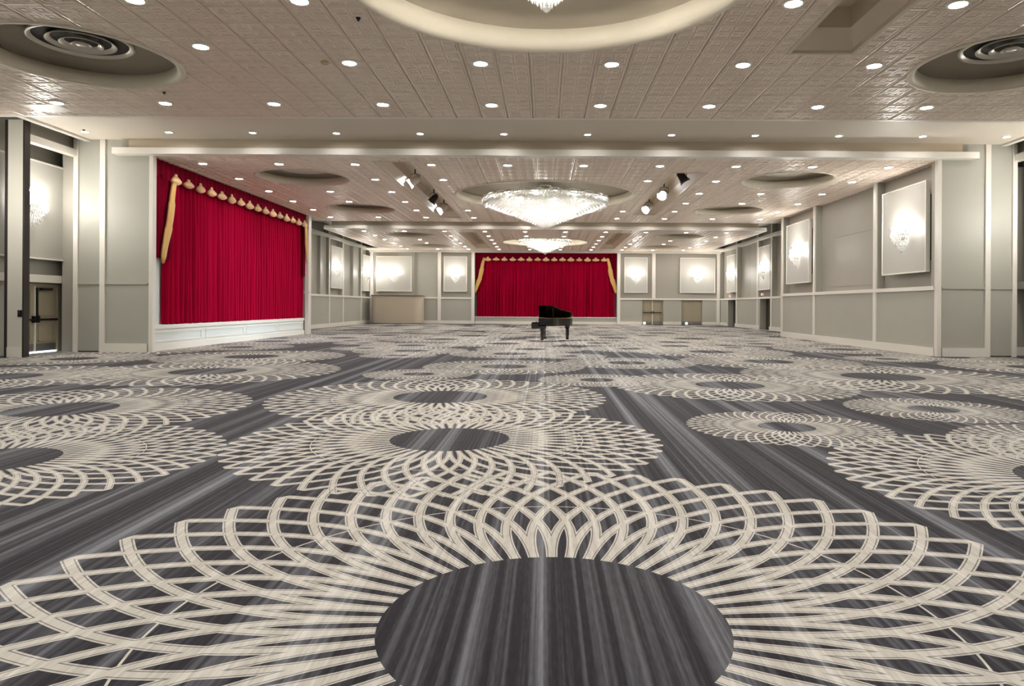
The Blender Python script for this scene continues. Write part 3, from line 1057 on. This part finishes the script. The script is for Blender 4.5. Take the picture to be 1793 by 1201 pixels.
# ------------------------------------------------------------------ chandeliers
def chandelier(loc, label, R, ztop, ztip, tiers, power, scallops, ztop_ceiling, pan=False):
    """loc z = 0; profile from rim to tip as a bowl of hanging crystal"""
    c = thing('chandelier', label, 'chandelier', (loc[0], loc[1], 0), 0)
    rg = random.Random(int(R * 100))
    MB().lathe([(R - .05, ztop - .02), (R + .02, ztop - .02), (R + .02, ztop - .07), (R - .05, ztop - .07), (R - .05, ztop - .02)], 64).build('frame_ring', 'silver', c, True)
    MB().lathe([(R * .55, ztop - .02), (R * .58, ztop - .02), (R * .58, ztop - .06), (R * .55, ztop - .06), (R * .55, ztop - .02)], 48).build('frame_ring', 'silver', c, True)
    for k in range(8):
        a = 2 * PI * k / 8
        MB().tube([(0, 0, ztop - .04), (R * math.cos(a), R * math.sin(a), ztop - .04)], .014, 6).build('spoke', 'silver', c)
    MB().tube([(0, 0, ztip + .1), (0, 0, ztop_ceiling)], .03, 8).build('stem', 'silver', c)
    MB().lathe([(.02, ztop_ceiling), (.28, ztop_ceiling), (.28, ztop_ceiling - .05), (.1, ztop_ceiling - .1), (.02, ztop_ceiling - .1)], 20).build('canopy', 'silver', c, True)
    for k in range(4):
        a = PI / 4 + 2 * PI * k / 4
        MB().tube([(R * .55 * math.cos(a), R * .55 * math.sin(a), ztop - .04), (R * .55 * math.cos(a), R * .55 * math.sin(a), ztop_ceiling)], .008, 5).build('hanger', 'silver', c)
    if pan:
        MB().lathe([(.05, ztop + .02), (R * .97, ztop), (R * .97, ztop + .03), (.05, ztop + .05)], 48).build('light_blocking_pan', 'silver', c, True)  # pan added to keep the lamps from lighting the coffer above
    # outer fringe with scalloped top, then tiers stepping in to the tip
    fr = MB()
    n = int(2 * PI * R / .06)
    for row in range(3):
        for k in range(n):
            a = 2 * PI * (k + .5 * (row % 2)) / n
            b = .07 * abs(math.cos(a * scallops / 2))
            fr.crystal((R + .02 - .02 * row) * math.cos(a), (R + .02 - .02 * row) * math.sin(a), ztop + b - .11 * row, .022, .17)
    fr.build('crystal_fringe', 'crystal', c, kind='stuff')
    for t in range(tiers):
        f = (t + .5) / tiers
        r = R * (1 - f) ** 1.15 * .98 + .04
        z = ztop - .15 - (ztop - .15 - ztip - .17) * f
        n = max(6, int(2 * PI * r / .052))
        tm = MB()
        for k in range(n):
            a = 2 * PI * (k + .5 * (t % 2)) / n
            tm.crystal(r * math.cos(a), r * math.sin(a), z + rg.uniform(-.01, .02), .021, .17)
        tm.build('crystal_tier', 'crystal', c, kind='stuff')
    MB().lathe([(0, ztip + .09), (.05, ztip + .06), (.035, ztip + .02), (0, ztip)], 10).build('finial', 'crystal', c)
    nb = 10
    bm_ = MB().lathe([(.0, 0), (.03, .03), (.026, .07), (.0, .12)], 8).mesh('bulb', 'bulb', True)
    for rr, cnt in ((R * .82, nb + 6), (R * .5, nb)):
        for k in range(cnt):
            a = 2 * PI * (k + .5) / cnt
            bu = obj('bulb', bm_, c)
            bu.location = (rr * math.cos(a), rr * math.sin(a), ztop - .03)
    for rr, cnt, zz in ((R * .62, 6, ztop - .12), (0.12, 1, (ztop + ztip) / 2 + .1)):
        for k in range(cnt):
            a = 2 * PI * (k + .25) / cnt
            ld = bpy.data.lights.new('chandelier_glow', 'POINT')
            ld.energy = power / 7
            ld.color = (1, .95, .87)
            ld.shadow_soft_size = .12
            lo = bpy.data.objects.new('chandelier_glow', ld)
            COL.objects.link(lo)
            lo.parent = c
            lo.location = (rr * math.cos(a), rr * math.sin(a), zz)
    return c
chandelier((0, 28.85), 'huge crystal chandelier of conical tiers in the middle ceiling', 2.62, 6.02, 4.70, 22, P_CHAND, 22, ZC + .46, True)
chandelier((0, 49.5), 'smaller crystal cone chandelier in the far ceiling before the far curtain', 1.9, 6.36, 5.20, 14, P_CHAND * .4, 18, ZC + .46)
chandelier((0, 9.35), 'crystal chandelier tip hanging at the top edge of the picture', .8, 6.42, 5.50, 9, P_CHAND * .4, 18, ZC + .46)

# ------------------------------------------------------------------ air diffusers in the small coffers
def diffuser_proto():
    r = bpy.data.objects.new('air_diffuser', None)
    COL.objects.link(r)
    MB().lathe([(1.02, .0), (1.04, -.05), (.98, -.07), (.92, .0)], 40).build('outer_ring', 'diffuser', r, True)
    MB().lathe([(1.02, .01), (.02, .01)], 40).build('dark_throat', 'diffuser_dark', r)
    for rr, z in ((.68, -.07), (.42, -.10), (.20, -.12)):
        MB().lathe([(rr - .10, z + .07), (rr, z), (rr + .012, z + .012), (rr - .08, z + .085)], 36).build('cone_ring', 'diffuser', r, True)
    MB().lathe([(.0, -.10), (.10, -.11), (.11, -.08), (0, -.07)], 20).build('hub', 'diffuser', r, True)
    return r
DIFF = diffuser_proto()
first = True
for cx, cy, R, dp, big in COFFERS:
    if big or cy < 10:
        continue
    d = DIFF if first else copy_tree(DIFF)
    first = False
    d.location = (cx, cy, ZC + dp - .03)
    d.scale = (.84, .84, .84)
    side = 'above the side stage curtain' if cx < 0 else 'above the panelled bays'
    if cy < 20:
        lb = 'large round air diffuser in the near ceiling, ' + ('toward the side stage curtain' if cx < 0 else 'toward the panelled bays')
    elif cy < 40:
        lb = ('nearer' if cy < 30 else 'farther') + ' round air diffuser in the middle ceiling, ' + side.replace('above', 'beside')
    else:
        lb = ('nearer' if cy < 50 else 'farther') + ' round air diffuser in the far ceiling, ' + ('on the beige screen side' if cx < 0 else 'on the far doors side')
    tag(d, lb, 'air vent', 'round ceiling air diffusers')

# ------------------------------------------------------------------ downlights
def dl_meshes(r, lens):
    a = MB().lathe([(r + .03, .04), (r + .03, -.012), (r, -.018), (r - .008, -.004)], 20).mesh('recessed_downlight', 'panel_edge', True)
    b = MB()
    b.v = [((r - .006) * math.cos(2 * PI * i / 14), (r - .006) * math.sin(2 * PI * i / 14), -.006) for i in range(14)]
    b.f = [tuple(range(13, -1, -1))]
    me = bpy.data.meshes.new('lens')
    me.from_pydata(b.v, [], b.f)
    me.materials.append(MATS[lens])
    return a, me
BIG, SMALL = dl_meshes(.132, 'lens'), dl_meshes(.098, 'lens_small')

def blocked(x, y):
    for cx, cy, R, dp, big in COFFERS:
        if math.hypot(x - cx, y - cy) < R + .3:
            return True
    return any(a - .2 < x < b + .2 and c - .2 < y < e + .2 for a, b, c, e in TROUGHS)

def light_rows(rows, xmax, z, kind, where, skip=True):
    vis = 0
    for y in rows:
        pts = []
        for u in range(-13, 14, 2):
            x = u * UL
            if abs(x) > xmax:
                continue
            yo = y
            if y == 12.98 and -7 < x < -6 or skip and blocked(x, y):
                continue
            pts.append((x, yo))
        seen = [(x, yo) for x, yo in pts if yo > 3 and 0 < px(x, yo, z)[0] < 1793 and px(x, yo, z)[1] > -3]
        if seen:
            vis += 1
        for x, yo in pts:
            o = obj('recessed_downlight', kind[0])
            o.location = (x, yo, z)
            l = obj('lens', kind[1], o)
            if (x, yo) in seen:
                k = seen.index((x, yo))
                tag(o, f'round recessed downlight, {ORD[k]} from left in {ORD[vis - 1]} row of {where}', 'downlight', 'recessed downlights')
            else:
                tag(o, 'round recessed downlight overhead or beside the viewpoint, outside the picture', 'downlight', 'downlights outside the picture')
light_rows([-5.6, -2.94, -.3, 2.37, 5.03, 7.69, 10.34, 12.98, 15.66], 12.5, ZC - .030, BIG, 'the near tiled ceiling')
light_rows([20.33], 14.0, ZR, SMALL, 'the near smooth recess', False)
light_rows([22.35, 25.0, 27.7, 30.35, 33.0, 35.7], 11.6, ZC - .030, BIG, 'the middle tiled ceiling')
light_rows([40.6], 14.0, ZR, SMALL, 'the far smooth recess', False)
light_rows([42.3, 45.0, 47.65, 50.3, 53.0, 55.5], 12.5, ZC - .030, BIG, 'the far tiled ceiling')
for x, y, what in ((-6.15, 12.2, 'near the big round air diffuser'), ):
    o = obj('recessed_downlight', BIG[0])
    o.location = (x, y, ZC - .030)
    obj('lens', BIG[1], o)
    tag(o, 'round recessed downlight standing alone just inside the large near air diffuser', 'downlight', 'recessed downlights')

# small ceiling fittings
sd = thing('smoke_detector', 'small cream smoke detector between near ceiling downlights', 'smoke detector', (-4.2, 13.0, ZC - .012))
MB().lathe([(.02, 0), (.075, 0), (.075, -.03), (.05, -.05), (.0, -.055)], 16).build('body', 'plastic_beige', sd, True)
MB().lathe([(.055, -.045), (.06, -.04), (.062, -.035)], 16).build('grille', 'diffuser_dark', sd)
for x, y, z, lb in ((-8.3, 14.9, ZC - .01, 'dark sprinkler head below the large near air diffuser'), (-3.02, 11.0, ZC - .01, 'dark sprinkler head near the rim of the top chandelier coffer'), (-13.55, 20.1, ZR, 'dark sprinkler head in the near smooth recess beside the partition leaf')):
    s = thing('sprinkler_head', lb, 'sprinkler', (x, y, z))
    MB().lathe([(0, 0), (.04, 0), (.03, -.025), (.012, -.03), (.01, -.045), (0, -.045)], 12).build('body', 'black_metal', s)
    MB().lathe([(0, -.046), (.022, -.044), (.022, -.05), (0, -.052)], 12).build('deflector', 'black_metal', s)
ap = thing('ceiling_white_panel', 'flat white panel in the near ceiling above the partition leaf', 'access panel', (-11.75, 16.15, ZC))  # flat white panel with a thin frame
box('panel', 'panel_edge', ap, -.42, .42, -.3, .3, -.022, -.014)
box('frame', 'trim_white', ap, -.45, .45, -.33, .33, -.014, .0)

# ------------------------------------------------------------------ stage spotlights in the troughs
def spotlight(x, y, aim, lit, label):
    s = thing('stage_spotlight', label, 'spotlight', (x, y, ZC + .12), 0, 'stage spotlights in the ceiling troughs')
    d = (Vector(aim) - Vector((x, y, ZC + .12))).normalized()
    rot = Vector((0, 0, -1)).rotation_difference(d).to_matrix().to_4x4()
    can = MB().lathe([(0, .24), (.09, .22), (.13, .12), (.15, -.12), (.165, -.16), (.15, -.165), (.13, -.12)], 18).build('can', 'plastic_white' if lit else 'black_metal', s, True)
    can.matrix_local = rot
    ln_ = MB().lathe([(0, -.13), (.135, -.125)], 18).build('lens', 'spot_lens' if lit else 'steel', can)
    MB().lathe([(.165, -.16), (.20, -.30), (.206, -.30), (.172, -.155)], 18, arc=(0, PI)).build('hood', 'plastic_white' if lit else 'black_metal', can)
    MB().tube([(-.17, 0, .0), (-.18, 0, .2), (0, 0, .27), (.18, 0, .2), (.17, 0, 0)], .014, 6).build('yoke', 'black_metal', s)
    MB().tube([(0, 0, .25), (0, 0, .50)], .025, 8).build('clamp', 'black_metal', s)
    if lit:
        ld = bpy.data.lights.new('spot_beam', 'SPOT')
        ld.energy = P_SPOT
        ld.color = (.82, .91, 1)
        ld.spot_size = math.radians(62)
        ld.spot_blend = .8
        ld.shadow_soft_size = .1
        lo = bpy.data.objects.new('spot_beam', ld)
        COL.objects.link(lo)
        lo.parent = s
        lo.matrix_local = Matrix.Translation(d * .34) @ rot
spotlight(-4.95, 26.0, (-12.3, 27.0, 1.6), True, 'lit white spotlight aimed at the side curtain, nearer the viewer')
spotlight(-4.95, 30.4, (-10, 34, 1.0), False, 'dark unlit spotlight between the two lit ones on the side-curtain side')
spotlight(-4.95, 33.4, (-12.3, 31.5, 1.2), True, 'lit white spotlight aimed at the side curtain, farther from the viewer')
spotlight(4.95, 24.9, (9, 27, 1.0), False, 'dark unlit spotlight at the near end of the trough by the bays')
spotlight(4.95, 28.6, (-.6, 19.5, .3), True, 'glaring spotlight pointed toward the viewer by the big chandelier')
spotlight(4.95, 32.7, (-3, 29, .3), True, 'lit white spotlight at the far end of the trough by the bays')

# ------------------------------------------------------------------ grand piano
def piano(loc):
    p = thing('grand_piano', 'black grand piano with raised lid on the patterned carpet', 'piano', loc)
    # plan: x from keyboard to tail, y = 0 bass side (far), negative y towards the viewer
    def outline(g=0.0, x0=0.0):
        o = [(x0, 0 + g), (1.30, 0 + g)]
        pts = [(1.42, -.05), (1.46, -.25), (1.45, -.52), (1.36, -.70), (1.18, -.82), (1.0, -.92), (.86, -1.06), (.74, -1.26), (.62, -1.39), (.46, -1.45)]
        o += [(x + g * .7, y - g * .5) for x, y in pts]
        o += [(x0, -1.45 - g)]
        return o
    MB().prism(outline(), .66, .98).build('rim', 'piano_black', p)
    MB().prism(outline(-.04, .30), .955, .988).build('soundboard', 'piano_gold', p)
    kb = MB().box(-.30, .32, -1.45, 0, .56, .70).build('keybed', 'piano_black', p)
    MB().box(-.30, .02, -1.45, -1.34, .70, .80).build('arm', 'piano_black', kb)
    MB().box(-.30, .02, -.11, 0, .70, .80).build('arm', 'piano_black', kb)
    wk = MB()
    for k in range(52):
        a = -1.335 + k * 1.22 / 52
        wk.box(-.27, -.12, a, a + .0222, .70, .725)
    wk.build('white_keys', 'ivory', kb, kind='stuff')
    bk = MB()
    for k in range(51):
        if k % 7 in (2, 6):
            continue
        a = -1.335 + (k + 1) * 1.22 / 52 - .006
        bk.box(-.22, -.12, a, a + .012, .725, .737)
    bk.build('black_keys', 'piano_black', kb, kind='stuff')
    MB().box(-.11, -.08, -1.34, -.11, .72, .84).build('fallboard', 'piano_black', p)
    # lid hinged on the far straight side
    ang = math.radians(21)
    lid = MB().prism([(x, y) for x, y in outline(.02, .0)], 0, .022).build('lid', 'piano_black', p)
    lid.matrix_local = Matrix.Translation((0, .0, .99)) @ Matrix.Rotation(-ang, 4, 'X')
    MB().tube([(.62, -1.25, .97), (.60, -1.16, .99 + 1.16 * math.tan(ang) - .01)], .014, 6).build('prop_stick', 'piano_black', p)
    for x, y, top in ((.16, -1.28, .58), (.16, -.16, .58), (1.24, -.40, .68)):
        lg = MB().lathe([(.0, top), (.11, top), (.11, top - .10), (.075, top - .15), (.082, .30), (.058, .12), (.08, .10), (.07, .075), (0, .075)], 12, (x, y, 0)).build('leg', 'piano_black', p)
        MB().lathe([(0, .075), (.02, .07), (.02, .055), (0, .05)], 8, (x, y, 0)).tube([(x - .02, y, .035), (x + .02, y, .035)], .035, 10).build('caster', 'brass', lg)
    ly = MB().box(.24, .30, -.80, -.76, .16, .66).box(.24, .30, -.66, -.62, .16, .66).box(.20, .34, -.86, -.56, .10, .16).build('pedal_lyre', 'piano_black', p)
    for k in range(3):
        MB().box(.04, .22, -.80 + k * .08, -.77 + k * .08, .09, .105).build('pedal', 'brass', ly)
    return p
piano((-.26, 30.1, 0))
